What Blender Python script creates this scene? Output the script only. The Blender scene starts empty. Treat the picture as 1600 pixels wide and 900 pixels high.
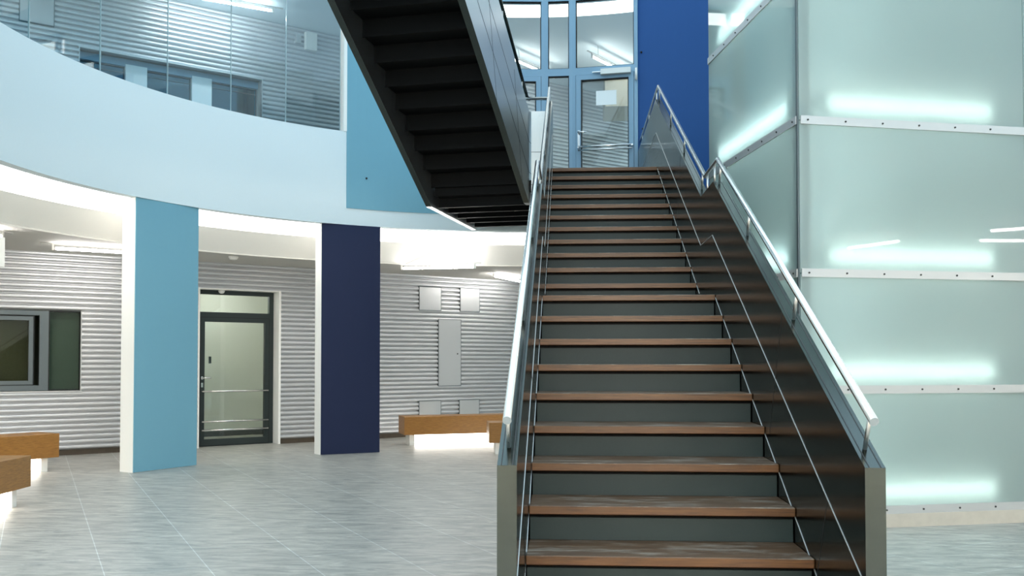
import bpy, bmesh, math, random
from mathutils import Vector, Matrix
random.seed(4)
sc = bpy.context.scene
C = sc.collection
PI = math.pi
def R(d): return math.radians(d)

# ------------------------------------------------------------------ materials
def nt(name):
    m = bpy.data.materials.new(name); m.use_nodes = True
    t = m.node_tree; t.nodes.clear()
    o = t.nodes.new('ShaderNodeOutputMaterial')
    return m, t, o
def N(t, kind, **kw):
    n = t.nodes.new(kind)
    for k, v in kw.items():
        if k in n.inputs: n.inputs[k].default_value = v
        else: setattr(n, k, v)
    return n
def L(t, a, b): t.links.new(a, b)
def rgb(r, g, b):
    f = lambda c: ((c/255)/12.92 if c/255 <= .04045 else ((c/255+.055)/1.055)**2.4)
    return (f(r), f(g), f(b), 1)
def pbr(name, col, rough=.5, metal=0., noise=.0, nscale=30., bump=0., spec=.5, coat=0.):
    m, t, o = nt(name)
    p = N(t, 'ShaderNodeBsdfPrincipled'); L(t, p.outputs[0], o.inputs[0])
    p.inputs['Base Color'].default_value = col
    p.inputs['Roughness'].default_value = rough
    p.inputs['Metallic'].default_value = metal
    p.inputs['Specular IOR Level'].default_value = spec
    p.inputs['Coat Weight'].default_value = coat
    if noise or bump:
        tc = N(t, 'ShaderNodeTexCoord'); nz = N(t, 'ShaderNodeTexNoise'); nz.inputs['Scale'].default_value = nscale
        nz.inputs['Detail'].default_value = 4
        L(t, tc.outputs['Object'], nz.inputs['Vector'])
        if noise:
            mx = N(t, 'ShaderNodeMix', data_type='RGBA')
            mx.inputs[6].default_value = tuple(c*(1-noise) for c in col[:3])+(1,)
            mx.inputs[7].default_value = tuple(min(1, c*(1+noise)) for c in col[:3])+(1,)
            L(t, nz.outputs[0], mx.inputs[0]); L(t, mx.outputs[2], p.inputs['Base Color'])
        if bump:
            b = N(t, 'ShaderNodeBump'); b.inputs['Strength'].default_value = bump; b.inputs['Distance'].default_value = .01
            L(t, nz.outputs[0], b.inputs['Height']); L(t, b.outputs[0], p.inputs['Normal'])
    return m
def emit(name, col, s):
    m, t, o = nt(name)
    e = N(t, 'ShaderNodeEmission'); e.inputs[0].default_value = col; e.inputs[1].default_value = s
    L(t, e.outputs[0], o.inputs[0]); return m
def schlick(t, ior):
    # reflectance of a thin pane, the same from both sides
    r0 = ((ior-1)/(ior+1))**2
    lw = N(t, 'ShaderNodeLayerWeight'); lw.inputs[0].default_value = .5
    pw = N(t, 'ShaderNodeMath', operation='POWER'); pw.inputs[1].default_value = 5
    L(t, lw.outputs['Facing'], pw.inputs[0])
    ma = N(t, 'ShaderNodeMath', operation='MULTIPLY_ADD'); ma.inputs[1].default_value = 1-r0; ma.inputs[2].default_value = r0
    L(t, pw.outputs[0], ma.inputs[0]); return ma
def clear_glass(name, tint, refl=1.0, ior=1.5, rough=.01):
    m, t, o = nt(name)
    tr = N(t, 'ShaderNodeBsdfTransparent'); tr.inputs[0].default_value = tint
    gl = N(t, 'ShaderNodeBsdfGlossy'); gl.inputs['Roughness'].default_value = rough
    gl.inputs[0].default_value = (refl, refl, refl, 1)
    f = schlick(t, ior)
    mx = N(t, 'ShaderNodeMixShader')
    L(t, f.outputs[0], mx.inputs[0]); L(t, tr.outputs[0], mx.inputs[1]); L(t, gl.outputs[0], mx.inputs[2])
    L(t, mx.outputs[0], o.inputs[0]); return m
def frosted(name, col, trans=.62):
    m, t, o = nt(name)
    d = N(t, 'ShaderNodeBsdfDiffuse'); d.inputs[0].default_value = col
    tr = N(t, 'ShaderNodeBsdfTranslucent'); tr.inputs[0].default_value = col
    mx = N(t, 'ShaderNodeMixShader'); mx.inputs[0].default_value = trans
    L(t, d.outputs[0], mx.inputs[1]); L(t, tr.outputs[0], mx.inputs[2])
    gl = N(t, 'ShaderNodeBsdfGlossy'); gl.inputs['Roughness'].default_value = .02
    f = schlick(t, 1.5)
    m2 = N(t, 'ShaderNodeMixShader')
    L(t, f.outputs[0], m2.inputs[0]); L(t, mx.outputs[0], m2.inputs[1]); L(t, gl.outputs[0], m2.inputs[2])
    L(t, m2.outputs[0], o.inputs[0]); return m
def steel(name, col, rough, stretch=(40, 40, 2)):
    m, t, o = nt(name)
    p = N(t, 'ShaderNodeBsdfPrincipled'); L(t, p.outputs[0], o.inputs[0])
    p.inputs['Metallic'].default_value = 1
    tc = N(t, 'ShaderNodeTexCoord'); mp = N(t, 'ShaderNodeMapping'); mp.inputs['Scale'].default_value = stretch
    nz = N(t, 'ShaderNodeTexNoise'); nz.inputs['Scale'].default_value = 3; nz.inputs['Detail'].default_value = 3
    L(t, tc.outputs['Object'], mp.inputs[0]); L(t, mp.outputs[0], nz.inputs['Vector'])
    mr = N(t, 'ShaderNodeMapRange'); mr.inputs['To Min'].default_value = rough*.75; mr.inputs['To Max'].default_value = rough*1.3
    L(t, nz.outputs[0], mr.inputs[0]); L(t, mr.outputs[0], p.inputs['Roughness'])
    mx = N(t, 'ShaderNodeMix', data_type='RGBA')
    mx.inputs[6].default_value = tuple(c*.92 for c in col[:3])+(1,); mx.inputs[7].default_value = col
    L(t, nz.outputs[0], mx.inputs[0]); L(t, mx.outputs[2], p.inputs['Base Color'])
    return m
def wood(name, c1, c2, axis_scale, rough=.45, worn=None):
    m, t, o = nt(name)
    p = N(t, 'ShaderNodeBsdfPrincipled'); L(t, p.outputs[0], o.inputs[0])
    p.inputs['Roughness'].default_value = rough
    tc = N(t, 'ShaderNodeTexCoord'); mp = N(t, 'ShaderNodeMapping'); mp.inputs['Scale'].default_value = axis_scale
    nz = N(t, 'ShaderNodeTexNoise'); nz.inputs['Scale'].default_value = 4; nz.inputs['Detail'].default_value = 6
    nz.inputs['Roughness'].default_value = .65
    L(t, tc.outputs['Object'], mp.inputs[0]); L(t, mp.outputs[0], nz.inputs['Vector'])
    cr = N(t, 'ShaderNodeValToRGB'); cr.color_ramp.elements[0].position = .3; cr.color_ramp.elements[1].position = .72
    cr.color_ramp.elements[0].color = c1; cr.color_ramp.elements[1].color = c2
    L(t, nz.outputs[0], cr.inputs[0])
    out = cr.outputs[0]
    if worn:
        n2 = N(t, 'ShaderNodeTexNoise'); n2.inputs['Scale'].default_value = 5; n2.inputs['Detail'].default_value = 8
        n2.inputs['Roughness'].default_value = .7
        mp2 = N(t, 'ShaderNodeMapping'); mp2.inputs['Scale'].default_value = (.7, 3, 1)
        L(t, tc.outputs['Object'], mp2.inputs[0]); L(t, mp2.outputs[0], n2.inputs['Vector'])
        c2r = N(t, 'ShaderNodeValToRGB'); c2r.color_ramp.elements[0].position = .5; c2r.color_ramp.elements[1].position = .66
        L(t, n2.outputs[0], c2r.inputs[0])
        mx = N(t, 'ShaderNodeMix', data_type='RGBA'); L(t, c2r.outputs[0], mx.inputs[0])
        L(t, out, mx.inputs[6]); mx.inputs[7].default_value = worn; out = mx.outputs[2]
    L(t, out, p.inputs['Base Color'])
    return m
def floor_mat():
    m, t, o = nt('quartzite_tiles')
    p = N(t, 'ShaderNodeBsdfPrincipled'); L(t, p.outputs[0], o.inputs[0])
    a = R(-30.9); dt = (math.sin(a), math.cos(a), 0); n_ = (dt[1], -dt[0], 0)
    tc = N(t, 'ShaderNodeTexCoord')
    d1 = N(t, 'ShaderNodeVectorMath', operation='DOT_PRODUCT'); d1.inputs[1].default_value = dt
    d2 = N(t, 'ShaderNodeVectorMath', operation='DOT_PRODUCT'); d2.inputs[1].default_value = n_
    L(t, tc.outputs['Object'], d1.inputs[0]); L(t, tc.outputs['Object'], d2.inputs[0])
    ad = N(t, 'ShaderNodeMath', operation='ADD'); ad.inputs[1].default_value = .61*40-.41
    L(t, d2.outputs['Value'], ad.inputs[0])
    cx = N(t, 'ShaderNodeCombineXYZ'); L(t, d1.outputs['Value'], cx.inputs[0]); L(t, ad.outputs[0], cx.inputs[1])
    br = N(t, 'ShaderNodeTexBrick'); br.inputs['Scale'].default_value = 1
    br.inputs['Brick Width'].default_value = 1.22; br.inputs['Row Height'].default_value = .61
    br.inputs['Mortar Size'].default_value = .0035; br.inputs['Mortar Smooth'].default_value = .2
    br.inputs['Color1'].default_value = rgb(176, 173, 165); br.inputs['Color2'].default_value = rgb(186, 182, 173)
    br.inputs['Mortar'].default_value = rgb(214, 216, 212)
    L(t, cx.outputs[0], br.inputs['Vector'])
    mp = N(t, 'ShaderNodeMapping'); mp.inputs['Scale'].default_value = (1.5, 5.5, 1); mp.inputs['Rotation'].default_value = (0, 0, R(4))
    L(t, tc.outputs['Object'], mp.inputs[0])
    nz = N(t, 'ShaderNodeTexNoise'); nz.inputs['Scale'].default_value = 2.2; nz.inputs['Detail'].default_value = 10; nz.inputs['Roughness'].default_value = .72
    nz.inputs['Distortion'].default_value = .6
    L(t, mp.outputs[0], nz.inputs['Vector'])
    cr = N(t, 'ShaderNodeValToRGB'); cr.color_ramp.elements[0].position = .34; cr.color_ramp.elements[1].position = .66
    cr.color_ramp.elements[0].color = (.42, .44, .46, 1); cr.color_ramp.elements[1].color = (1.1, 1.1, 1.08, 1)
    L(t, nz.outputs[0], cr.inputs[0])
    mx = N(t, 'ShaderNodeMix', data_type='RGBA', blend_type='MULTIPLY'); mx.inputs[0].default_value = .95
    L(t, br.outputs[0], mx.inputs[6]); L(t, cr.outputs[0], mx.inputs[7]); L(t, mx.outputs[2], p.inputs['Base Color'])
    p.inputs['Roughness'].default_value = .40
    b = N(t, 'ShaderNodeBump'); b.inputs['Strength'].default_value = .08; b.inputs['Distance'].default_value = .01
    L(t, nz.outputs[0], b.inputs['Height']); L(t, b.outputs[0], p.inputs['Normal'])
    return m

M = {}
M['floor'] = floor_mat()
M['white'] = pbr('white_plaster', rgb(244, 243, 238), .7, noise=.015, nscale=40)
M['paleblue'] = pbr('pale_plaster', rgb(218, 230, 234), .8, noise=.015, nscale=60)
M['grey_ceiling'] = pbr('ceiling_paint', rgb(205, 203, 197), .8)
M['lightblue'] = pbr('light_blue_paint', rgb(114, 166, 185), .75, noise=.05, nscale=180, bump=.1)
M['navy'] = pbr('navy_paint', rgb(12, 28, 66), .7, noise=.06, nscale=150, bump=.1)
M['blue'] = pbr('royal_blue_paint', rgb(5, 70, 132), .7, noise=.05, nscale=150, bump=.1)
M['corr'] = pbr('corrugated_aluminium', rgb(208, 209, 211), .36, .5)
M['alu'] = pbr('aluminium_sheet', rgb(196, 197, 197), .4, .5)
M['kick'] = pbr('dark_plinth', rgb(78, 68, 56), .8, noise=.3, nscale=12)
M['steel'] = steel('brushed_stainless', (.62, .61, .585, 1), .3)
M['endcap'] = pbr('satin_end_plate', rgb(236, 222, 206), .5, .25)
M['flight'] = steel('flight_side_sheet', (.58, .61, .62, 1), .34, (3, 3, 30))
M['panel'] = steel('dark_stainless_panel', (.085, .10, .094, 1), .18, (3, 3, 30))
M['rail'] = steel('stainless_tube', (.78, .78, .77, 1), .22)
M['cap'] = pbr('cap_steel', rgb(206, 224, 236), .4, .0)  # pale blue stands in for sky reflected on the steel tops
M['seam'] = pbr('bright_seam', rgb(215, 215, 212), .3, .6)
M['darkseam'] = pbr('dark_seam', rgb(40, 42, 42), .5)
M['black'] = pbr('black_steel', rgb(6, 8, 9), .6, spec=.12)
M['riser'] = pbr('riser_paint', rgb(33, 50, 51), .5, noise=.12, nscale=120, spec=.35)
M['wood_top'] = wood('worn_tread_top', rgb(66, 46, 30), rgb(104, 78, 54), (1.2, 14, 14), .45, worn=rgb(140, 130, 118))
M['wood_edge'] = wood('tread_edge', rgb(68, 43, 22), rgb(116, 78, 42), (1.5, 20, 30), .4)
M['bench'] = wood('oak_veneer', rgb(128, 86, 34), rgb(172, 120, 56), (3, 3, 30), .4)
M['frame_dark'] = pbr('dark_door_frame', rgb(44, 54, 54), .45, .2)
M['frame_grey'] = pbr('grey_window_frame', rgb(92, 102, 105), .45, .2)
M['frame_blue'] = pbr('blue_grey_frame', rgb(124, 156, 178), .45, .1)
M['gasket'] = pbr('black_gasket', rgb(16, 20, 22), .7)
M['glass'] = clear_glass('clear_glass', (.93, .97, .97, 1))
M['balglass'] = clear_glass('balustrade_glass', (.84, .94, .98, 1), 1.0, 1.5)
M['darkglass'] = clear_glass('green_window_glass', (.78, .82, .77, 1), .35, 1.5)
M['tealglass'] = clear_glass('teal_window_glass', (.2, .66, .8, 1), 1.0, 1.5)
M['glassedge'] = pbr('glass_edge', rgb(176, 194, 198), .3)
M['frost'] = frosted('frosted_glass', rgb(194, 210, 208))
M['tube'] = emit('fluorescent_tube', (1, .97, .93, 1), 28)
M['tube_soft'] = emit('soft_tube', (1, .97, .93, 1), 10)
M['boxtube'] = emit('box_tube', (1, .94, .89, 1), 10)
M['sidetube'] = emit('side_tube', (.97, .98, 1, 1), 17)
M['cove'] = emit('cove_diffuser', (1, .98, .93, 1), 2.2)
M['benchlight'] = emit('bench_diffuser', (1, .96, .88, 1), 3.5)
M['beige'] = pbr('beige_paint', rgb(190, 184, 165), .8)
M['paper'] = pbr('paper', rgb(235, 240, 240), .8)
M['plastic'] = pbr('white_plastic', rgb(225, 225, 220), .5)
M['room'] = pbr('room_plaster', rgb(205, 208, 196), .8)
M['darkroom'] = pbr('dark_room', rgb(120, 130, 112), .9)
M['shaft'] = pbr('shaft_wall', rgb(140, 152, 148), .8)
M['halltube'] = emit('hall_tube', (1, .88, .76, 1), 175)
M['blind_brown'] = pbr('brown_blind', rgb(92, 88, 70), .9, noise=.15, nscale=40)
M['blind_green'] = pbr('green_blind', rgb(98, 114, 110), .9, noise=.1, nscale=60)
M['curb'] = pbr('concrete_curb', rgb(186, 180, 168), .8, noise=.12, nscale=14)

# ------------------------------------------------------------------ builders
WM = {}
def link(name, bm, mats, parent=None, smooth=False, origin=None):
    if parent is not None: bm.transform(WM[parent.name].inverted())
    elif origin is not None: bm.transform(Matrix.Translation(-Vector(origin)))
    bmesh.ops.recalc_face_normals(bm, faces=bm.faces)
    me = bpy.data.meshes.new(name); bm.to_mesh(me); bm.free()
    if smooth:
        for f in me.polygons: f.use_smooth = True
    for m in (mats if isinstance(mats, (list, tuple)) else [mats]): me.materials.append(m)
    o = bpy.data.objects.new(name, me); C.objects.link(o)
    if parent is not None: o.parent = parent; WM[o.name] = WM[parent.name]
    else:
        if origin is not None: o.location = origin
        WM[o.name] = Matrix.Translation(Vector(origin or (0, 0, 0)))
    return o
def tag(o, label=None, cat=None, group=None, kind=None):
    if label: o['label'] = label
    if cat: o['category'] = cat
    if group: o['group'] = group
    if kind: o['kind'] = kind
    return o
def thing(name, label, cat, loc, group=None):
    e = bpy.data.objects.new(name, None); C.objects.link(e); e.location = loc
    e.empty_display_size = .1
    WM[e.name] = Matrix.Translation(Vector(loc))
    return tag(e, label, cat, group)
def struct(name, bm, mats, label=None, smooth=False):
    o = link(name, bm, mats, smooth=smooth); o['kind'] = 'structure'
    if label: o['label'] = label
    return o
def sthing(name, loc):
    e = bpy.data.objects.new(name, None); C.objects.link(e); e.location = loc
    WM[e.name] = Matrix.Translation(Vector(loc)); e['kind'] = 'structure'
    return e
def BM(): return bmesh.new()
def box8(bm, pts, mi=0):
    v = [bm.verts.new(p) for p in pts]
    for q in ((0, 1, 2, 3), (7, 6, 5, 4), (0, 4, 5, 1), (1, 5, 6, 2), (2, 6, 7, 3), (3, 7, 4, 0)):
        f = bm.faces.new([v[i] for i in q]); f.material_index = mi
    return v
def bx(bm, x0, x1, y0, y1, z0, z1, mi=0):
    box8(bm, [(x0, y0, z0), (x1, y0, z0), (x1, y1, z0), (x0, y1, z0), (x0, y0, z1), (x1, y0, z1), (x1, y1, z1), (x0, y1, z1)], mi)
def prism(bm, pts, z0, z1, mi=0):
    """horizontal polygon (x,y) extruded in z"""
    a = [bm.verts.new((p[0], p[1], z0)) for p in pts]; b = [bm.verts.new((p[0], p[1], z1)) for p in pts]
    n = len(pts)
    for f in ([a[::-1], b] + [[a[i], a[(i+1) % n], b[(i+1) % n], b[i]] for i in range(n)]):
        bm.faces.new(f).material_index = mi
class Frame:
    """local frame: u along, w across (right of u), z up"""
    def __init__(s, o, u):
        s.o = Vector((o[0], o[1], 0)); s.u = Vector((u[0], u[1], 0)).normalized(); s.w = Vector((s.u.y, -s.u.x, 0))
    def p(s, a, b, z): return s.o+s.u*a+s.w*b+Vector((0, 0, z))
    def box(s, bm, a0, a1, b0, b1, z0, z1, mi=0):
        box8(bm, [s.p(a, b, z) for z in (z0, z1) for a, b in ((a0, b0), (a1, b0), (a1, b1), (a0, b1))], mi)
    def slab(s, bm, poly, b0, b1, mi=0):
        """polygon in the (along,z) plane extruded across"""
        A = [bm.verts.new(s.p(a, b0, z)) for a, z in poly]; B = [bm.verts.new(s.p(a, b1, z)) for a, z in poly]
        n = len(poly)
        for f in ([A[::-1], B] + [[A[i], A[(i+1) % n], B[(i+1) % n], B[i]] for i in range(n)]):
            bm.faces.new(f).material_index = mi
    def strip(s, bm, a0, z0, a1, z1, b0, b1, h, mi=0):
        d = Vector((a1-a0, z1-z0)); d.normalize(); n = Vector((-d.y, d.x))*h/2
        s.slab(bm, [(a0+n.x, z0+n.y), (a1+n.x, z1+n.y), (a1-n.x, z1-n.y), (a0-n.x, z0-n.y)], b0, b1, mi)
def tube(bm, pts, r, seg=14, mi=0, cap=True):
    pts = [Vector(p) for p in pts]; rings = []
    for i, p in enumerate(pts):
        if i == 0: d = pts[1]-p
        elif i == len(pts)-1: d = p-pts[-2]
        else: d = (pts[i+1]-p).normalized()+(p-pts[i-1]).normalized()
        d.normalize()
        k = 1.0
        if 0 < i < len(pts)-1:
            k = 1/max(.5, d.dot((pts[i+1]-p).normalized()))
        up = Vector((0, 0, 1)) if abs(d.z) < .9 else Vector((1, 0, 0))
        x = d.cross(up).normalized(); y = x.cross(d).normalized()
        rings.append([bm.verts.new(p+x*math.cos(2*PI*j/seg)*r+y*math.sin(2*PI*j/seg)*r*k) for j in range(seg)])
    for a, b in zip(rings, rings[1:]):
        for j in range(seg):
            f = bm.faces.new([a[j], a[(j+1) % seg], b[(j+1) % seg], b[j]]); f.smooth = True; f.material_index = mi
    if cap:
        bm.faces.new(rings[0][::-1]).material_index = mi; bm.faces.new(rings[-1]).material_index = mi
def bevel(bm, w, seg=2):
    bmesh.ops.bevel(bm, geom=list(bm.edges), offset=w, segments=seg, affect='EDGES', profile=.5)

# ------------------------------------------------------------------ camera
cam = bpy.data.cameras.new('camera'); co = bpy.data.objects.new('camera', cam); C.objects.link(co)
cam.sensor_width = 36; cam.lens = 36*1438/1600; cam.shift_y = (526.2-450)/1600; cam.shift_x = 0
co.location = (-.431, -4.019, 1.338); co.rotation_euler = (PI/2+.02656, 0, .06103)
cam.clip_end = 200
sc.camera = co

# ------------------------------------------------------------------ layout numbers (metres)
CEN = Vector((-.734, 4.714)); RR = 5.28          # atrium ring
RISE, GO = .1649, .327
ZL = 3.63                                         # upper floor
W0 = Vector((-7.014, 9.142)); WD = Vector((math.sin(R(51.5)), math.cos(R(51.5))))
WF = Frame(W0, WD)                                # corrugated wall: along s, across: + towards the atrium
def ring(deg, r, z=0): return (CEN.x+r*math.sin(R(deg)), CEN.y+r*math.cos(R(deg)), z)
def rout(deg):
    d = Vector((math.sin(R(deg)), math.cos(R(deg)))); n = Vector((-WD.y, WD.x))
    k = d.dot(n); lim = 11.5
    if k > 1e-3:
        t = (W0-CEN).dot(n)/k
        if t > 0: lim = min(lim, t+.12)
    return lim
def sweep(bm, prof, a0, a1, step=1.5, mi=0, outer=None, close=True):
    """revolve profile [(r,z)] about the ring centre; r=None means out to the wall"""
    n = max(2, int(round(abs(a1-a0)/step))); rings = []
    for i in range(n+1):
        a = a0+(a1-a0)*i/n
        rings.append([bm.verts.new(ring(a, (rout(a) if r is None else r), z)) for r, z in prof])
    m = len(prof)
    for A, B in zip(rings, rings[1:]):
        for j in range(m if close else m-1):
            f = bm.faces.new([A[j], A[(j+1) % m], B[(j+1) % m], B[j]]); f.material_index = mi; f.smooth = False
    if close:
        bm.faces.new(rings[0][::-1]).material_index = mi; bm.faces.new(rings[-1]).material_index = mi

# ------------------------------------------------------------------ shell
b = BM(); bx(b, -16, 12, -12, 22, -.2, 0); struct('floor', b, M['floor'], 'grey streaked stone tile floor with thin pale joints')

# corrugated rear wall with its openings, both storeys
PIT = .0763
def corr(bm, s0, s1, z0, z1):
    n = max(1, int(math.ceil((z1-z0)/(PIT/18)))); rows = []
    for i in range(n+1):
        z = z0+(z1-z0)*i/n; ph = 2*PI*z/PIT
        t_ = (z/PIT) % 1; g = 1/(1+math.exp(-(abs(t_-.5)-.345)/.024)); off = .010*math.cos((t_-.5)*PI)-.045*g
        rows.append([bm.verts.new(WF.p(s, off, z)) for s in (s0, s1)])
    for A, B in zip(rows, rows[1:]):
        f = bm.faces.new([A[0], A[1], B[1], B[0]]); f.smooth = True
OPEN = [(-2.75, -.52, .915, 2.06), (1.15, 2.455, -.1, 2.475), (-.593, 2.108, 4.62, 5.878)]
b = BM()
brk = sorted({-8.5, 15.0} | {v for o in OPEN for v in o[:2]})
for s0, s1 in zip(brk, brk[1:]):
    holes = sorted([(o[2], o[3]) for o in OPEN if o[0] <= s0+1e-4 and o[1] >= s1-1e-4])
    for lo, hi in ((.07, 2.88), (ZL+.05, 6.85)):
        z = lo
        for h0, h1 in holes:
            if h1 <= lo or h0 >= hi: continue
            if h0 > z: corr(b, s0, s1, z, h0)
            z = max(z, h1)
        if z < hi: corr(b, s0, s1, z, hi)
struct('wall_back', b, M['corr'], 'horizontally corrugated aluminium wall over both storeys')
b = BM()
for s0, s1 in ((-8.5, 1.15), (2.455, 15)): WF.box(b, s0, s1, -.06, -.02, 0, .075)
struct('baseboard_back', b, M['kick'], 'dark recessed plinth under the corrugated wall')
# solid wall behind the metal sheet (keeps light in), with the openings left free
b = BM()
for s0, s1 in zip(brk, brk[1:]):
    holes = sorted([(o[2], o[3]) for o in OPEN if o[0] <= s0+1e-4 and o[1] >= s1-1e-4])
    z = -.1
    for h0, h1 in holes+[(7.2, 7.3)]:
        if h0 > z: WF.box(b, s0, s1, -.34, -.07, z, h0)
        z = max(z, h1)
struct('wall_core', b, M['white'])
# outer shell
b = BM(); p0 = WF.p(-8.5, 0, 0)
prism(b, [(p0.x, p0.y), (p0.x-.3, p0.y), (p0.x-.3, -12), (p0.x, -12)], 0, 10.5); struct('wall_left', b, M['white'])
b = BM(); bx(b, 10.5, 10.8, -12, 20, 0, 10.5); struct('wall_right', b, M['white'])
b = BM(); bx(b, p0.x-.3, 10.8, -12.3, -12, 0, 10.5); struct('wall_front', b, M['white'])

A0, A1, AG = -128, 40, -33.46
b = BM()
sweep(b, [(RR, 3.32), (RR, 4.68), (RR+.14, 4.68), (RR+.14, 3.32)], A0, AG, step=.6)
sweep(b, [(RR, 3.32), (RR, 3.562), (RR+.14, 3.562), (RR+.14, 3.32)], AG, A1)
struct('wall_gallery', b, M['paleblue'], 'pale curved gallery parapet above the hall')
b = BM()
sweep(b, [(5.86, 3.185), (6.2, 2.90)], A0, A1, close=False, step=.75)
sweep(b, [(6.2, 2.90), (6.2, 2.88), (None, 2.88)], A0, A1, close=False, mi=1)
o = struct('ceiling', b, [M['white'], M['grey_ceiling']], 'curved white bulkhead and flat grey ceiling under the gallery')
b = BM()
sweep(b, [(RR+.14, 3.45), (RR+.14, 3.60), (None, 3.60), (None, 3.45)], A0, A1); struct('floor_gallery', b, M['floor'])
b = BM()
sweep(b, [(RR+.10, 6.86), (None, 6.86), (None, 7.1), (RR+.10, 7.1)], A0, A1); struct('ceiling_gallery', b, M['paleblue'], 'pale upper gallery ceiling')
b = BM()
sweep(b, [(RR-.02, 6.92), (RR+.12, 6.92), (RR+.12, 10.5), (RR-.02, 10.5)], A0, A1); struct('wall_drum', b, M['white'])

# luminous coves
def cove(name, label, prof, a0, a1):
    b = BM(); sweep(b, prof, a0, a1, close=False); return tag(link(name, b, M['cove']), label, 'light')
cove('cove_light', 'long curved glowing light band under the gallery edge', [(RR+.13, 3.318), (5.86, 3.185)], A0, A1)
cove('cove_light', 'curved glowing strip on the upper ceiling behind the blue glazed doors', [(RR+.12, 6.855), (RR+.62, 6.855)], -14, 20)

# painted walls on the ring, upper storey
def chordwall(name, a0, a1, z0, z1, mat, label, n=4):
    b = BM(); st = (a1-a0)/n
    sweep(b, [(RR-.012, z0), (RR-.012, z1), (RR+.2, z1), (RR+.2, z0)], a0, a1, step=abs(st)); return struct(name, b, mat, label)
chordwall('wall_light_blue', AG, -12, 3.562, 6.95, M['lightblue'], 'light blue painted wall beside the gallery glass', 14)
chordwall('wall_royal_blue', 14.9, 27.5, 3.4, 10.4, M['blue'], 'deep royal blue painted wall right of the glazed doors', 8)
# white reveal post at the end of the gallery glass
b = BM(); sweep(b, [(RR-.015, 4.68), (RR-.015, 6.9), (RR+.15, 6.9), (RR+.15, 4.68)], AG-.5, AG, step=1)
struct('trim_1', b, M['white'], 'white reveal between gallery glass and light blue wall')
# small dowel holes in the blue walls
for (a, z) in ((15.5, 5.98), (15.7, 4.82)):
    p = Vector(ring(a, RR-.02, z)); b = BM()
    bmesh.ops.create_uvsphere(b, u_segments=8, v_segments=6, radius=.016, matrix=Matrix.Translation(p))
    tag(link('wall_plug', b, M['gasket'], origin=tuple(p)), 'small dark plug in the royal blue wall, '+('upper' if z > 5.5 else 'lower')+' of two', 'plug')

p = Vector(ring(-30.2, RR-.02, 4.02)); b = BM()
bmesh.ops.create_uvsphere(b, u_segments=8, v_segments=6, radius=.016, matrix=Matrix.Translation(p))
tag(link('wall_plug', b, M['gasket'], origin=tuple(p)), 'small dark plug in the light blue wall beside the upper flight', 'plug')

# ------------------------------------------------------------------ pillars
def pillar(label, a, bb, c, mat, facename):
    a, bb, c = Vector(a), Vector(bb), Vector(c); d = a+(c-bb)
    ctr = (a+c)/2
    t = thing('pillar', label, 'pillar', (ctr.x, ctr.y, 0))
    m = BM(); prism(m, [a, bb, c, d], 0, 3.318); link('shaft', m, M['white'], t)
    f = Frame(bb, c-bb); w = (c-bb).length
    m = BM(); f.box(m, .004, w, -.001, .012, .004, 3.318); o = link('painted_face', m, mat, t); o['label'] = facename
pillar('pillar with light blue front and white side, left of the glass door', (-5.858, 6.861), (-5.643, 6.746), (-5.214, 7.588), M['lightblue'], 'light blue front')
pillar('pillar with navy blue front and narrow white side, right of the glass door', (-4.10, 9.14), (-3.965, 8.96), (-3.20, 9.375), M['navy'], 'navy blue front')

# ------------------------------------------------------------------ main staircase
YL = 8*GO; LD = .957; YU = YL+LD; YT = YU+10*GO          # landing edge, upper flight start, top
HW = .618; TH = .072; XO = HW+TH
PAR = [(-.675, .96), (2.696, 2.64), (3.309, 2.64), (7.036, 4.48)]
F0 = Frame((0, 0), (0, 1))                                # along = Y, across = X
t = thing('staircase', 'straight staircase with brown wooden treads between dark steel parapets', 'staircase', (0, -.67, 0))
MAIN = t
def step(parent, f, a, ztop, depth, hw0, hw1, under=False):
    """a = nosing position, going towards +along"""
    m = BM(); ov = .037
    f.box(m, a, a+depth+ov, hw0, hw1, ztop-.042, ztop)
    m.normal_update()
    bevel(m, .004, 1)
    m.normal_update()
    for fc in m.faces: fc.material_index = 0 if fc.normal.z > .7 else 1
    link('tread', m, [M['wood_top'], M['wood_edge']], parent)
    m = BM(); f.box(m, a+ov, a+ov+.02, hw0+.004, hw1-.004, ztop-RISE, ztop-.060)
    f.box(m, a+ov+.015, a+ov+.03, hw0, hw1, ztop-.060, ztop-.042, 1)  # black strip painted in as the shadow under the nosing
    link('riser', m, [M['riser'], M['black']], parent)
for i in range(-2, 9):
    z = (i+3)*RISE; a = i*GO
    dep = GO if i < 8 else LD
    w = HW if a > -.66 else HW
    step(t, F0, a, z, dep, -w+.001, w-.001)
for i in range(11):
    z = (12+i)*RISE; step(t, F0, YU+i*GO, z, GO if i < 10 else .3, -HW+.001, HW-.001)
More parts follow.
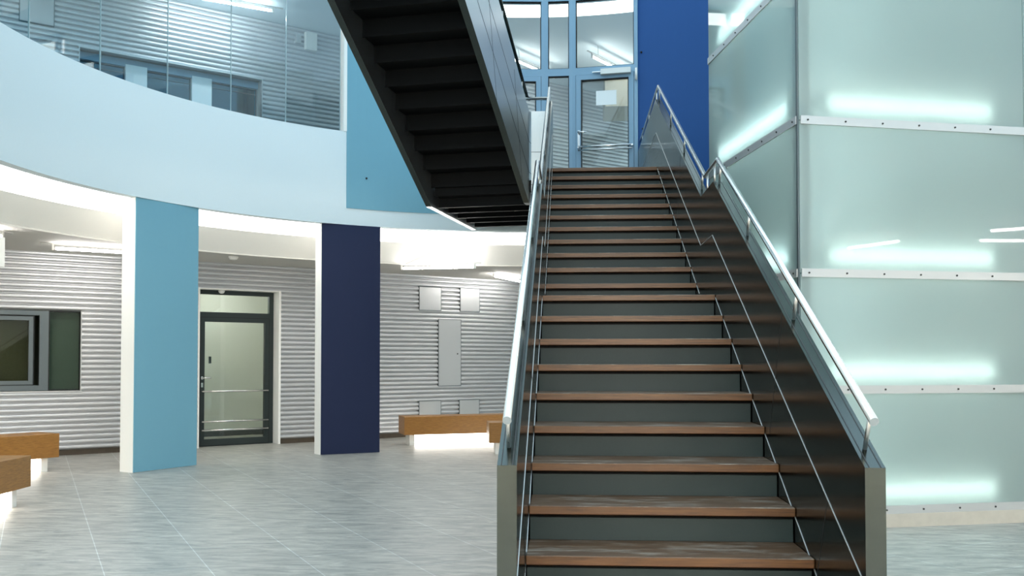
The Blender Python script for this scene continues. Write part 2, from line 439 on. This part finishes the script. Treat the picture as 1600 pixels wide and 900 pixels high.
# soffit of the flights
m = BM()
F0.slab(m, [(-.3, 0.0), (-.25, .05), (YL+.1, 1.52), (YU+.15, 1.52), (YT, 3.36), (YT+.2, 3.36), (YT+.2, 3.30), (YT+.05, 3.30), (YU+.2, 1.44), (YL+.15, 1.44), (-.16, 0)], -HW, HW)
link('soffit', m, M['black'], t)
def parapet_poly(full):
    top = PAR+([(9.86, 4.48), (9.86, 3.32)] if full else [(7.46, 4.48), (7.46, 3.32)])
    return top+[(7.03, 3.32), (3.75, 1.42), (2.9, 1.42), (.08, 0), (-.675, 0)]
for s in (1, -1):
    x0, x1 = (HW, XO) if s > 0 else (-XO, -HW)
    m = BM(); F0.slab(m, parapet_poly(s > 0), x0, x1)
    m.normal_update()
    for fc in m.faces:
        n = fc.normal
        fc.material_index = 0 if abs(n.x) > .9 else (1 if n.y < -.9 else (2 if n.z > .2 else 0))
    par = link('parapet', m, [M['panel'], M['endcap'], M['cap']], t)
    # inner-face seams, the light they catch put in as pale strips, duller left
    xi = (x0-.002, x0+.001) if s > 0 else (x1-.001, x1+.002)
    m = BM()
    d1 = .40
    segs = [(-.675, .96-d1-.02), (2.74, 2.256), (3.331, 2.256), (6.98, 4.065), (9.86, 4.065 if False else 4.065)]
    if s < 0: segs[-1] = (7.46, 4.065)
    for p, q in zip(segs, segs[1:]): F0.strip(m, p[0], p[1], q[0], q[1], xi[0], xi[1], .005)
    link('seam', m, M['seam'] if s > 0 else M['steel'], par)
    m = BM()
    F0.strip(m, -.60, .13, 2.616+.02, 1.80, xi[0], xi[1], .006); F0.strip(m, 3.42, 1.88, YT, ZL-.02, xi[0], xi[1], .006)
    link('seam', m, M['seam'] if s > 0 else M['steel'], par)
    for (ya, za) in ((.57, 1.58), (4.6, 3.28), (-.2, .78)):
        m = BM(); F0.strip(m, ya, za-.0, ya+.30, za-.62, xi[0]+.001, xi[1]-.0005, .003)
        link('joint', m, M['darkseam'], par)
    # cap joint lines along the top
    m = BM()
    for off in (.014, .055):
        xx = x0+off
        for p, q in zip(PAR, PAR[1:]):
            F0.strip(m, p[0], p[1]+.0006, q[0], q[1]+.0006, xx, xx+.004, .002)
    link('cap_groove', m, M['darkseam'], par)
    # handrail
    xr = .654*s
    rp = [(-.67, 1.122), (2.696, 2.80), (3.309, 2.80), (7.036, 4.64)]+([(9.86, 4.64)] if s > 0 else [(7.47, 4.64)])
    pts = [(xr, y, z) for y, z in rp]
    if s < 0: pts += [(-.97, 7.47, 4.64)]
    m = BM(); tube(m, pts, .0168, 20); rail = link('handrail', m, M['rail'], t)
    ys = [(-.56, 1), (.49, 1), (1.614, 1), (2.637, 1), (2.85, 0), (3.20, 0), (3.50, 1), (4.62, 1), (5.73, 1), (6.95, 1), (7.25, 0)]
    if s > 0: ys += [(8.3, 0), (9.4, 0)]
    for y, sl in ys:
        zt = None
        for p, q in zip(PAR+[(9.9, 4.48)], (PAR+[(9.9, 4.48)])[1:]):
            if p[0]-1e-6 <= y <= q[0]+1e-6: zt = p[1]+(q[1]-p[1])*(y-p[0])/(q[0]-p[0])
        dy, dz = ((-.064, .128) if sl else (0, .16))
        m = BM(); tube(m, [(.654*s, y, zt-.004), (.654*s, y+dy, zt+dz-.006)], .0085, 10); link('bracket', m, M['steel'], rail)

# landing bridge at the top
t = thing('landing_bridge', 'upper landing slab joining both stair flights to the gallery', 'landing', (0, 8.5, 3.32))
m = BM()
poly = [(-HW, YT+.3), (HW, YT+.3), (HW, 9.80)]+[ring(a, RR-.02)[:2] for a in (10, 5, 0, -5, -10, -11.5)]+[(-2.14, 7.68), (-.99, 7.52), (-HW, 7.46)]
prism(m, poly, 3.46, ZL-.012); link('slab', m, M['black'], t)
m = BM()
for k in range(5):
    LF = Frame((-.917, 7.434), (math.sin(R(9.75)), math.cos(R(9.75))))
    a = .22+k*.44; LF.box(m, a, a+.06, -1.26, -.09, 3.34, 3.46)
link('cross_beams', m, M['black'], t)

# ------------------------------------------------------------------ second flight, rising towards the viewer
D2 = (math.sin(R(9.75)), math.cos(R(9.75)))
G = Frame((-.917, 7.434), D2)            # along: away from the viewer; across + = right
W2 = 1.352
t = thing('staircase', 'dark steel upper flight seen from below, crossing over the left of the stairs', 'staircase', (-1.6, 7.4, ZL))
NS = 20
for i in range(1, NS+1):
    z = ZL+RISE*i; a = -(i-1)*GO
    m = BM(); G.box(m, a+.03, a-GO-.01, -W2+TH, -TH, z-.05, z); link('tread', m, M['black'], t)
    m = BM(); G.box(m, a, a-.015, -W2+TH, -TH, z-RISE-.07, z-.05); link('riser', m, M['black'], t)
top = NS*GO
def para2(a_end, b0, b1, side):
    e = -top
    sl = RISE/GO
    poly = [(a_end, 3.32), (a_end, 4.48), (0, 4.48), (e, 4.48+top*sl), (e, 3.32+top*sl), (0, 3.32)]
    m = BM(); G.slab(m, poly, b0, b1); m.normal_update()
    for fc in m.faces: fc.material_index = 1 if fc.normal.z < -.2 else 0
    par = link('parapet', m, [M['flight'], M['panel']], t)
    m = BM()
    for k in (1, 2):
        zz = 3.32+1.16*k/3
        x = (b1-.001, b1+.0015) if side > 0 else (b0-.0015, b0+.001)
        G.strip(m, 0, zz, e, zz+top*sl, x[0], x[1], .006)
        G.strip(m, 0, zz, a_end, zz, x[0], x[1], .006)
    for k in range(6):
        a = -.4-k*1.25; zb = 3.32-a*sl
        G.strip(m, a, zb, a-.42, zb+1.16+.42*sl*.3, x[0], x[1], .004)
    link('seam', m, M['darkseam'], par)
    bm_ = (b0+b1)/2
    m = BM(); pts = [G.p(a_end, bm_, 4.67), G.p(.05, bm_, 4.67), G.p(e, bm_, 4.65+top*sl)]
    tube(m, pts, .02, 12); r = link('handrail', m, M['panel'], t)
    for k in range(7):
        a = -.25-k; zt = 4.48-a*sl
        m = BM(); tube(m, [G.p(a, bm_, zt-.004), G.p(a, bm_, zt+.165)], .009, 8); link('bracket', m, M['steel'], r)
para2(.17, -TH, 0, 1)
para2(2.16, -W2, -W2+TH, -1)
m = BM(); bx(m, -.89, -.69, 7.47, 7.50, 3.32, 4.48); o = link('corner_panel', m, M['steel'], t)
for z in (3.55, 3.96):
    m = BM(); bx(m, -.89, -.69, 7.4685, 7.4705, z, z+.006); link('seam', m, M['darkseam'], o)

# ------------------------------------------------------------------ frosted glass enclosure
cc = Vector((1.405, 3.419)); ee = Vector((1.04, 5.64)); ff = Vector((1.943, .496)).normalized()
FA = Frame(cc, ff)                       # front face, along right, across + = towards the viewer
FB = Frame(cc, ee-cc)                    # side face, along away; outside is across -
LB = (ee-cc).length; BW = 2.06
t = thing('glass_enclosure', 'frosted glass enclosure with glowing panels right of the staircase', 'glass wall', (1.405, 3.419, 0))
ZB = [.14, 1.11, 2.043, 3.27, 4.472, 5.70, 6.9]
for z0, z1 in zip(ZB, ZB[1:]):
    m = BM(); FA.box(m, .012, BW-.004, -.014, 0, z0, z1-.006); link('glass_panel', m, M['frost'], t)
    m = BM(); FA.box(m, BW+.004, 2*BW, -.014, 0, z0, z1-.006); link('glass_panel', m, M['frost'], t)
    m = BM(); FB.box(m, .012, LB, 0, .014, z0, z1-.006); link('glass_panel', m, M['frost'], t)
for z in ZB:
    for f, l, s in ((FA, 2*BW, 1), (FB, LB, -1)):
        m = BM(); f.box(m, .02, l, *sorted((.0, .012*s)), z-.033, z+.033)
        st = link('clamp_strip', m, M['alu'], t)
        k = 0; a = .08
        while a < l-.05:
            m = BM(); p = f.p(a, .012*s, z); q = f.p(a, .018*s, z)
            tube(m, [p, q], .008, 8); link('bolt', m, M['darkseam'], st); a += .33
m = BM(); FA.box(m, .0, 2*BW, -.03, .015, 0, .108); FB.box(m, 0, LB, -.015, .03, 0, .108); link('curb', m, M['curb'], t)
m = BM(); FA.box(m, -.002, .010, -.03, -.006, .11, 6.9); link('corner_joint', m, M['frame_grey'], t)
m = BM()
for a in (0.04, BW-.03, 2*BW-.05): FA.box(m, a, a+.06, -.09, -.022, .1, 6.9)
FB.box(m, LB-.06, LB, .03, .1, .1, 6.9)
link('post', m, M['frame_grey'], t)
m = BM()
inner = [FA.p(.55, -.55, 0), FA.p(2*BW, -.55, 0), FA.p(2*BW, -2.3, 0), FB.p(LB, .50, 0)]
prism(m, [(p.x, p.y) for p in inner], 0, 6.9); link('inner_wall', m, M['shaft'], t)
m = BM(); pr = [FA.p(.0, -.01, 0), FA.p(2*BW, -.01, 0), FA.p(2*BW, -2.3, 0), FB.p(LB, .01, 0)]
prism(m, [(p.x, p.y) for p in pr], 6.9, 7.0); link('roof_panel', m, M['white'], t)
FLN = {1.11: 'second', 2.043: 'third', 3.27: 'fourth', .14: 'lowest', 4.472: 'fifth', 5.70: 'highest'}
def boxtube(f, a0, a1, bb, z, label, mat='boxtube'):
    p = f.p((a0+a1)/2, bb, z)
    e = thing('tube_light', label, 'light', tuple(p))
    m = BM(); tube(m, [f.p(a0+.03, bb, z), f.p(a1-.03, bb, z)], .016, 10); link('tube', m, M[mat], e)
    m = BM(); sg = -1 if bb < 0 else 1
    f.box(m, a0, a1, *sorted((bb+sg*.045, bb+sg*.075)), z-.03, z+.03); h = link('housing', m, M['plastic'], e)
    m = BM()
    for a in (a0, a1-.03): f.box(m, a, a+.03, *sorted((bb-.018*sg, bb+sg*.05)), z-.02, z+.02)
    link('holder', m, M['plastic'], e)
for z in ZB[:-1]:
    boxtube(FA, .24, 1.78, -.08, z+.15, 'glowing tube behind the %s frosted panel from the floor, front side' % FLN[z])
    boxtube(FA, BW+.24, BW+1.78, -.08, z+.15, 'glowing tube behind the %s frosted panel from the floor, front side beyond the frame edge' % FLN[z])
    boxtube(FB, .20, LB-.28, .08, z+.15, 'glowing tube behind the %s frosted panel from the floor, side facing the stairs' % FLN[z], 'sidetube')

m = BM(); bx(m, .28, 3.0, 13.5, 14.6, 6.2, 6.86); struct('wall_corridor', m, M['beige'], 'beige bulkhead in the corridor behind the glazed door')
# ------------------------------------------------------------------ upper glazed doors (blue-grey)
def bay(a0, a1):
    p, q = Vector(ring(a0, RR)[:2]), Vector(ring(a1, RR)[:2])
    return Frame(p, q-p), (q-p).length
def ringframe(m, f, a0, a1, z0, z1, w, b0, b1, wb=None, wt=None):
    wb = w if wb is None else wb; wt = w if wt is None else wt
    f.box(m, a0, a0+w, b0, b1, z0, z1); f.box(m, a1-w, a1, b0, b1, z0, z1)
    f.box(m, a0+w, a1-w, b0, b1, z0, z0+wb); f.box(m, a0+w, a1-w, b0, b1, z1-wt, z1)
def glazed_bay(idx, a0, a1, leaf, side):
    f, l = bay(a0, a1)
    e = sthing('door_%d' % idx if leaf else 'window_%d' % idx, tuple(f.p(l/2, 0, ZL)))
    m = BM(); ringframe(m, f, 0, l, ZL-.01, 6.9, .055, -.05, .05, .02)
    f.box(m, .055, l-.055, -.05, .05, 5.69, 5.80); link('frame', m, M['frame_blue'], e)
    m = BM()
    ringframe(m, f, .055, l-.055, 5.80, 6.845, .012, -.012, .03)
    if not leaf: ringframe(m, f, .055, l-.055, ZL, 5.69, .012, -.012, .03)
    link('gasket', m, M['gasket'], e)
    m = BM(); f.box(m, .06, l-.06, -.006, .006, 5.80, 6.84); link('transom_glass', m, M['glass'], e)
    if not leaf:
        m = BM(); f.box(m, .06, l-.06, -.006, .006, ZL, 5.69); link('glass', m, M['glass'], e)
        return e, f, l
    m = BM(); ringframe(m, f, .06, l-.06, ZL, 5.685, .075, -.035, .06, .10); d = link('door_leaf', m, M['frame_blue'], e)
    m = BM(); ringframe(m, f, .135, l-.135, ZL+.1, 5.61, .012, -.01, .064); link('gasket', m, M['gasket'], d)
    m = BM(); f.box(m, .14, l-.14, -.005, .005, ZL+.1, 5.61); link('glass', m, M['glass'], d)
    m = BM(); tube(m, [f.p(.10, .10, 4.58), f.p(l-.08, .10, 4.58)], .016, 12); tube(m, [f.p(.10, .13, 4.52), f.p(l-.08, .13, 4.52)], .012, 12)
    for a in (.10, l-.08): tube(m, [f.p(a, .05, 4.57), f.p(a, .13, 4.57)], .014, 8)
    link('push_bar', m, M['rail'], d)
    m = BM(); tube(m, [f.p(.10, .06, 4.80), f.p(.10, .12, 4.80), f.p(.23, .12, 4.80)], .011, 10)
    f.box(m, .085, .12, .055, .07, 4.60, 4.84); link('door_handle', m, M['rail'], d)
    return e, f, l
glazed_bay(1, -9.0, -.55, True, 0)
glazed_bay(2, -.55, 4.1, False, 0)
e, f, l = glazed_bay(3, 4.1, 14.9, True, 1)
m = BM(); f.box(m, l-.55, l-.10, .06, .13, 5.66, 5.74); link('door_closer', m, M['plastic'], e)
m = BM(); f.box(m, l-.68, l-.52, .07, .10, 5.70, 5.715); link('closer_arm', m, M['steel'], e)
m = BM(); tube(m, [f.p(l-.02, .08, 5.55), f.p(l-.02, .08, 5.73)], .018, 10); link('hinge', m, M['plastic'], e)
m = BM(); f.box(m, .36, .67, .0085, .0105, 5.22, 5.44)
tag(link('paper_notice', m, M['paper'], origin=tuple(f.p(.5, .01, 5.22))), 'blank white paper notice stuck on the upper glazed door', 'notice')

# ------------------------------------------------------------------ lower door in its recess
REC = -.25
e = sthing('door_4', tuple(WF.p(1.8, REC, 0)))
m = BM(); ringframe(m, WF, 1.15, 2.415, 0, 2.475, .075, REC-.04, REC+.03, .04, .08)
WF.box(m, 1.22, 2.34, REC-.04, REC+.03, 2.03, 2.115); link('frame', m, M['frame_dark'], e)
m = BM(); WF.box(m, 1.22, 2.34, REC-.01, REC, 2.11, 2.40); link('transom_glass', m, M['glass'], e)
m = BM(); ringframe(m, WF, 1.225, 2.335, .012, 2.03, .07, REC-.02, REC+.05, .10, .07); d = link('door_leaf', m, M['frame_dark'], e)
m = BM(); ringframe(m, WF, 1.222, 2.338, .010, 2.034, .006, REC+.03, REC+.052); link('gasket', m, M['gasket'], d)
m = BM(); WF.box(m, 1.29, 2.27, REC-.005, REC+.005, .11, 1.965); link('glass', m, M['glass'], d)
for z in (.865, .39, .255):
    m = BM(); tube(m, [WF.p(1.25, REC+.10, z), WF.p(2.31, REC+.10, z)], .013, 12)
    for a in (1.26, 2.30): tube(m, [WF.p(a, REC+.04, z), WF.p(a, REC+.10, z)], .013, 8)
    link('push_bar', m, M['rail'], d)
m = BM(); tube(m, [WF.p(1.255, REC+.05, 1.075), WF.p(1.255, REC+.105, 1.075), WF.p(1.38, REC+.105, 1.075)], .011, 10)
WF.box(m, 1.24, 1.27, REC+.048, REC+.06, 1.05, 1.10); WF.box(m, 1.24, 1.27, REC+.048, REC+.06, .93, 1.0)
link('door_handle', m, M['rail'], d)
m = BM()
WF.box(m, 2.415, 2.452, -.33, .02, 0, 2.475); WF.box(m, 1.13, 1.152, -.33, .02, 0, 2.475); WF.box(m, 1.152, 2.415, -.2, .0, 2.46, 2.475)
struct('trim_2', m, M['white'], 'white jamb lining of the recessed glass door')
# small lobby behind the door
m = BM()
WF.box(m, .3, 3.6, -2.2, -2.1, 0, 2.7); WF.box(m, .3, .4, -2.1, -.35, 0, 2.7); WF.box(m, 3.5, 3.6, -2.1, -.35, 0, 2.7); WF.box(m, .3, 3.6, -2.2, -.34, 2.7, 2.8)
struct('wall_lobby', m, M['room'])
m = BM(); WF.box(m, .4, 3.5, -2.1, -2.085, 0, .09); struct('baseboard_lobby', m, M['frame_dark'])
m = BM(); WF.box(m, 1.93, 1.97, -2.1, -2.08, 1.30, 1.42); tag(link('wall_switch', m, M['frame_dark'], origin=tuple(WF.p(1.95, -2.1, 1.3))), 'small dark switch on the lobby wall seen through the lower glass door', 'switch')

# ------------------------------------------------------------------ lower window
e = sthing('window_5', tuple(WF.p(-1.6, -.05, .92)))
m = BM(); ringframe(m, WF, -2.75, -.945, .925, 2.05, .10, -.10, -.03, .075, .065)
WF.box(m, -1.06, -.945, -.10, -.028, .925, 2.05); link('frame', m, M['frame_grey'], e)
m = BM(); ringframe(m, WF, -2.66, -1.12, .99, 1.99, .03, -.10, -.05); link('gasket', m, M['gasket'], e)
m = BM(); ringframe(m, WF, -2.63, -1.14, 1.01, 1.965, .055, -.08, -.02); s_ = link('sash', m, M['frame_grey'], e)
m = BM(); WF.box(m, -2.58, -1.19, -.07, -.06, 1.06, 1.91); link('glass', m, M['darkglass'], s_)
m = BM(); ringframe(m, WF, -.945, -.522, .925, 2.055, .014, -.10, -.03); link('gasket', m, M['gasket'], e)
m = BM(); WF.box(m, -.935, -.53, -.07, -.06, .935, 2.045); link('side_glass', m, M['darkglass'], e)
m = BM(); WF.box(m, -2.77, -.505, -.06, .022, .90, .918); link('sill', m, M['alu'], e)
m = BM(); WF.box(m, -.532, -.520, -.1, .018, .915, 2.06); link('reveal', m, M['alu'], e)
m = BM()
WF.box(m, -3.2, -.1, -1.5, -1.45, .5, 2.5); WF.box(m, -.15, -.1, -1.45, -.34, .5, 2.5); WF.box(m, -3.2, -3.15, -1.45, -.34, .5, 2.5)
WF.box(m, -3.2, -.1, -1.5, -.34, 2.45, 2.5); WF.box(m, -3.2, -.1, -1.5, -.34, .5, .55)
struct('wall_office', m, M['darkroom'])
m = BM(); WF.box(m, -2.63, -1.14, -.20, -.19, .98, 1.99); link('blind', m, M['blind_brown'], e)  # sheet added behind the sash to hide uneven light in the room
m = BM(); WF.box(m, -.95, -.51, -.20, -.19, .93, 2.05); link('blind', m, M['blind_green'], e)  # green sheet added for the same reason behind the side pane

# ------------------------------------------------------------------ upper window band
e = sthing('window_6', tuple(WF.p(.75, -.25, 4.6)))
m = BM()
for a0, a1 in ((.07, .38), (1.052, 1.357)): WF.box(m, a0, a1, -.30, -.16, 4.62, 5.80)
link('pier', m, M['paleblue'], e)
m = BM(); WF.box(m, -.593, 2.108, -.30, -.17, 5.77, 5.878); link('head', m, M['frame_blue'], e)
for a0, a1 in ((-.593, .07), (.38, 1.052), (1.357, 2.108)):
    m = BM(); WF.box(m, a0+.01, a1-.01, -.25, -.24, 4.63, 5.77); g_ = link('glass', m, M['tealglass'], e)
    m = BM(); ringframe(m, WF, a0, a1, 4.62, 5.775, .015, -.27, -.22); WF.box(m, a0, a1, -.255, -.235, 5.68, 5.69); link('pane_frame', m, M['frame_grey'], g_)
m = BM(); WF.box(m, -.62, 2.13, -.3, .02, 4.60, 4.62); WF.box(m, -.61, 2.12, -.3, .018, 5.878, 5.89); WF.box(m, 2.108, 2.12, -.3, .018, 4.62, 5.88); WF.box(m, -.605, -.593, -.3, .018, 4.62, 5.88)
link('reveal', m, M['alu'], e)
m = BM(); WF.box(m, -1.0, 2.5, -1.9, -1.85, 4.2, 6.3); WF.box(m, -1.0, 2.5, -1.9, -.34, 6.3, 6.35); WF.box(m, -1.0, 2.5, -1.9, -.34, 4.2, 4.25); WF.box(m, -1.05, -1, -1.9, -.34, 4.2, 6.3); WF.box(m, 2.5, 2.55, -1.9, -.34, 4.2, 6.3)
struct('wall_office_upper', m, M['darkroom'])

# ------------------------------------------------------------------ access panels on the wall
def panel(a0, a1, z0, z1, label, knob=False):
    e = thing('access_panel', label, 'wall panel', tuple(WF.p((a0+a1)/2, .02, z0)), 'flat metal access panels in the corrugated wall')
    m = BM(); WF.box(m, a0, a1, -.02, .020, z0, z1); d = link('door', m, M['alu'], e)
    m = BM(); ringframe(m, WF, a0-.012, a1+.012, z0-.012, z1+.012, .010, -.02, .016); link('edge', m, M['frame_grey'], e)
    if knob:
        m = BM(); p = WF.p(a1-.07, .020, (z0+z1)/2-.02); tube(m, [p, WF.p(a1-.07, .026, (z0+z1)/2-.02)], .013, 10); link('lock', m, M['darkseam'], d)
panel(5.018, 5.454, 2.258, 2.665, 'square grey access panel high on the corrugated wall, left of the upper pair')
panel(5.877, 6.284, 2.262, 2.680, 'square grey access panel high on the corrugated wall, right of the upper pair')
panel(5.416, 5.879, .897, 2.09, 'tall narrow grey access panel with a lock in the corrugated wall', True)
panel(5.02, 5.456, .22, .622, 'square grey access panel low behind the bench, left of the lower pair')
panel(5.86, 6.28, .22, .622, 'square grey access panel low behind the bench, right of the lower pair')
panel(-1.367, -.94, 6.113, 6.72, 'pale access panel on the upper corrugated wall behind the gallery glass')

# ------------------------------------------------------------------ gallery glass
t = thing('glass_balustrade', 'tall frameless clear glass screen standing on the curved gallery parapet', 'glass screen', ring(-70, RR+.07, 4.68))
js = [-124, -113, -103, -93.9, -84.84, -73.14, -62.28, -52.07, -43.16, -34.3]
for a0, a1 in zip(js, js[1:]):
    m = BM(); sweep(m, [(RR+.06, 4.66), (RR+.06, 6.86), (RR+.072, 6.86), (RR+.072, 4.66)], a0+.05, a1-.05, step=12); g_ = link('glass_pane', m, M['balglass'], t)
    m = BM(); sweep(m, [(RR+.057, 4.682), (RR+.057, 6.86), (RR+.075, 6.86), (RR+.075, 4.682)], a1-.05, a1+.015, step=1); link('pane_edge', m, M['glassedge'], g_)

# ------------------------------------------------------------------ fluorescent ceiling lamps
def lamp(label, p, d, ln, zc, z, mat='tube'):
    f = Frame(p, d)
    e = thing('ceiling_lamp', label, 'lamp', (p[0], p[1], z))
    m = BM(); tube(m, [f.p(.03, 0, z), f.p(ln-.03, 0, z)], .019, 12); link('tube', m, M[mat], e)
    m = BM(); f.box(m, -.15, ln+.1, -.012, .012, z+.052, z+.066); link('mounting_rail', m, M['steel'], e)
    for a in (0, ln):
        m = BM(); f.box(m, a-.012, a+.012, -.012, .012, z-.025, z+.055); link('holder', m, M['steel'], e)
    m = BM()
    for a in (.2, ln-.2): f.box(m, a-.004, a+.004, -.004, .004, z+.06, zc); 
    link('hanger', m, M['steel'], e)
lamp('glowing tube lamp at the far left under the lower ceiling', (-7.05, 6.35), (-.25, -1), 1.25, 2.88, 2.80)
lamp('glowing tube lamp under the lower ceiling behind the light blue pillar', (-7.13, 7.55), (.64, .44), 1.25, 2.88, 2.81)
lamp('glowing tube lamp high above the bench, the left of two there', (-3.08, 10.5), (1.16, -.15), 1.2, 2.88, 2.82)
lamp('glowing tube lamp above the bench partly hidden by the stair parapet', (-1.72, 11.9), (.35, .94), 1.25, 2.88, 2.82)
lamp('glowing tube lamp on the upper gallery ceiling behind the glass', (-4.93, 9.685), (-.785, -.473), 1.5, 6.86, 6.70)
lamp('glowing tube lamp seen through the upper glazed door', (-.01, 11.86), (.55, .836), 1.7, 6.86, 6.62, 'tube_soft')
lamp('glowing tube lamp seen through the upper left glazed door beside the upper flight', (-1.4, 11.9), (.55, .836), 1.3, 6.86, 6.62, 'tube_soft')
lamp('glowing tube lamp on the upper gallery ceiling far left behind the glass', (-7.4, 6.8), (-.785, -.473), 1.25, 6.86, 6.70)
m = BM(); bx(m, -9, 6, -11.9, -7.2, 3.35, 3.63); struct('ceiling_entrance', m, M['white'])
for y, rw in ((-7.9, 'front'), (-9.6, 'rear')):  # lamps added behind the camera to brighten the stair end plates
    for x, w_ in ((-6, 'outermost left'), (-3.6, 'left'), (-1.2, 'inner left'), (1.2, 'inner right'), (3.4, 'right'), (5.2, 'outermost right')):
        lamp('glowing warm tube lamp under the entrance ceiling, %s row, %s position' % (rw, w_), (x-.6, y), (1, .1), 1.25, 3.35, 3.27, 'halltube')
m = BM(); prism(m, [(5.1, .2), (6.2, 4.2), (10.5, 4.2), (10.5, -6.0)], 3.42, 3.63); struct('ceiling_side', m, M['white'])
lamp('glowing tube lamp under the side gallery, nearest to the entrance', (8.11, -2.72), (.02, 1), 1.1, 3.42, 3.27)
lamp('glowing tube lamp under the side gallery, nearest to the glass enclosure', (8.42, -.25), (.5, .87), 1.25, 3.42, 3.27)
lamp('glowing tube lamp under the side gallery, close to the right wall', (9.25, -1.07), (.9, .42), 1.15, 3.42, 3.27)
# lobby lamp
lamp('glowing tube lamp on the lobby ceiling behind the lower glass door', tuple(WF.p(1.2, -1.2, 0)[:2]), WD, 1.25, 2.7, 2.6)

# ------------------------------------------------------------------ benches
def bench(label, p, d, side, ln, depth=.46):
    """p = visible front corner, d = direction along the front edge, side = across sign of the body"""
    f = Frame(p, d)
    e = thing('bench', label, 'bench', (p[0], p[1], 0), 'wooden block benches with light underneath')
    m = BM(); f.box(m, 0, ln, *sorted((0, side*depth)), .172, .46); bevel(m, .004, 1); link('seat', m, M['bench'], e)
    for a in (.10, ln-.18):
        m = BM(); f.box(m, a, a+.08, *sorted((side*.08, side*(depth-.08))), 0, .172); link('foot', m, M['white'], e)
    m = BM(); f.box(m, .2, ln-.2, *sorted((side*.12, side*(depth-.1))), .03, .165); link('light_box', m, M['benchlight'], e)
bench('long wooden bench with light below, against the wall right of the navy pillar', (-3.012, 10.40), (.926, .376), -1, 1.95)
bench('wooden bench end peeking out beside the stair parapet', (-1.559, 9.10), (.985, .17), -1, 1.7)
bench('wooden bench at the left wall under the window', (-6.621, 6.868), (-.5, -.866), 1, 1.9)
bench('wooden bench cut by the left edge, nearest to the viewer', (-5.436, 4.31), (.078, -1), 1, 1.8)

# ------------------------------------------------------------------ small fittings
def detector(x, y, z, r, label, mat='plastic'):
    m = BM(); n = 20; prof = [(r, 0), (r, -.02), (r*.75, -.045), (r*.3, -.055)]
    rings = [[m.verts.new((x+rr*math.cos(2*PI*j/n), y+rr*math.sin(2*PI*j/n), z+zz)) for j in range(n)] for rr, zz in prof]
    for A, B in zip(rings, rings[1:]):
        for j in range(n): m.faces.new([A[j], A[(j+1) % n], B[(j+1) % n], B[j]])
    m.faces.new(rings[0]); m.faces.new(rings[-1])
    tag(link('smoke_detector', m, M[mat], origin=(x, y, z)), label, 'detector')
detector(-5.35, 9.22, 2.88, .07, 'white round smoke detector on the ceiling in front of the lower door')
p = WF.p(1.52, -.1, 2.458); detector(p.x, p.y, p.z, .05, 'small white dome sensor at the head of the lower door')
detector(-3.1, 11.3, 6.86, .06, 'round detector on the upper gallery ceiling')
m = BM(); f = Frame((-6.80, 5.99), (-.35, -.94)); f.box(m, 0, .5, -.02, .02, 2.40, 2.735); bevel(m, .004, 1)
tag(link('hanging_sign', m, M['plastic'], origin=tuple(f.p(.25, 0, 2.4))), 'blank white sign box hanging at the far left edge under the lamp', 'sign')
m = BM(); WF.box(m, 2.82, 3.02, .0, .09, 6.50, 6.80); bevel(m, .006, 1)
tag(link('wall_box', m, M['plastic'], origin=tuple(WF.p(2.92, 0, 6.5))), 'white junction box high on the upper corrugated wall', 'box')
m = BM(); WF.box(m, 2.66, 2.75, .0, .07, 6.58, 6.72); bevel(m, .006, 1)
tag(link('wall_speaker', m, M['alu'], origin=tuple(WF.p(2.7, 0, 6.58))), 'small grey box left of the white junction box on the upper wall', 'box')

# ------------------------------------------------------------------ daylight from above
w = bpy.data.worlds.new('sky'); sc.world = w; w.use_nodes = True
bg = w.node_tree.nodes['Background']; bg.inputs[0].default_value = (.60, .82, .97, 1); bg.inputs[1].default_value = 1.0

vs = sc.view_settings
sc.view_settings.view_transform = 'Standard'; vs.look = 'None'; vs.gamma = 1; vs.exposure = 1.25; vs.use_curve_mapping = False
sc.cycles.max_bounces = 10; sc.cycles.diffuse_bounces = 5; sc.cycles.glossy_bounces = 5; sc.cycles.transparent_max_bounces = 16
sc.cycles.sample_clamp_indirect = 6
sc.cycles.use_denoising = True
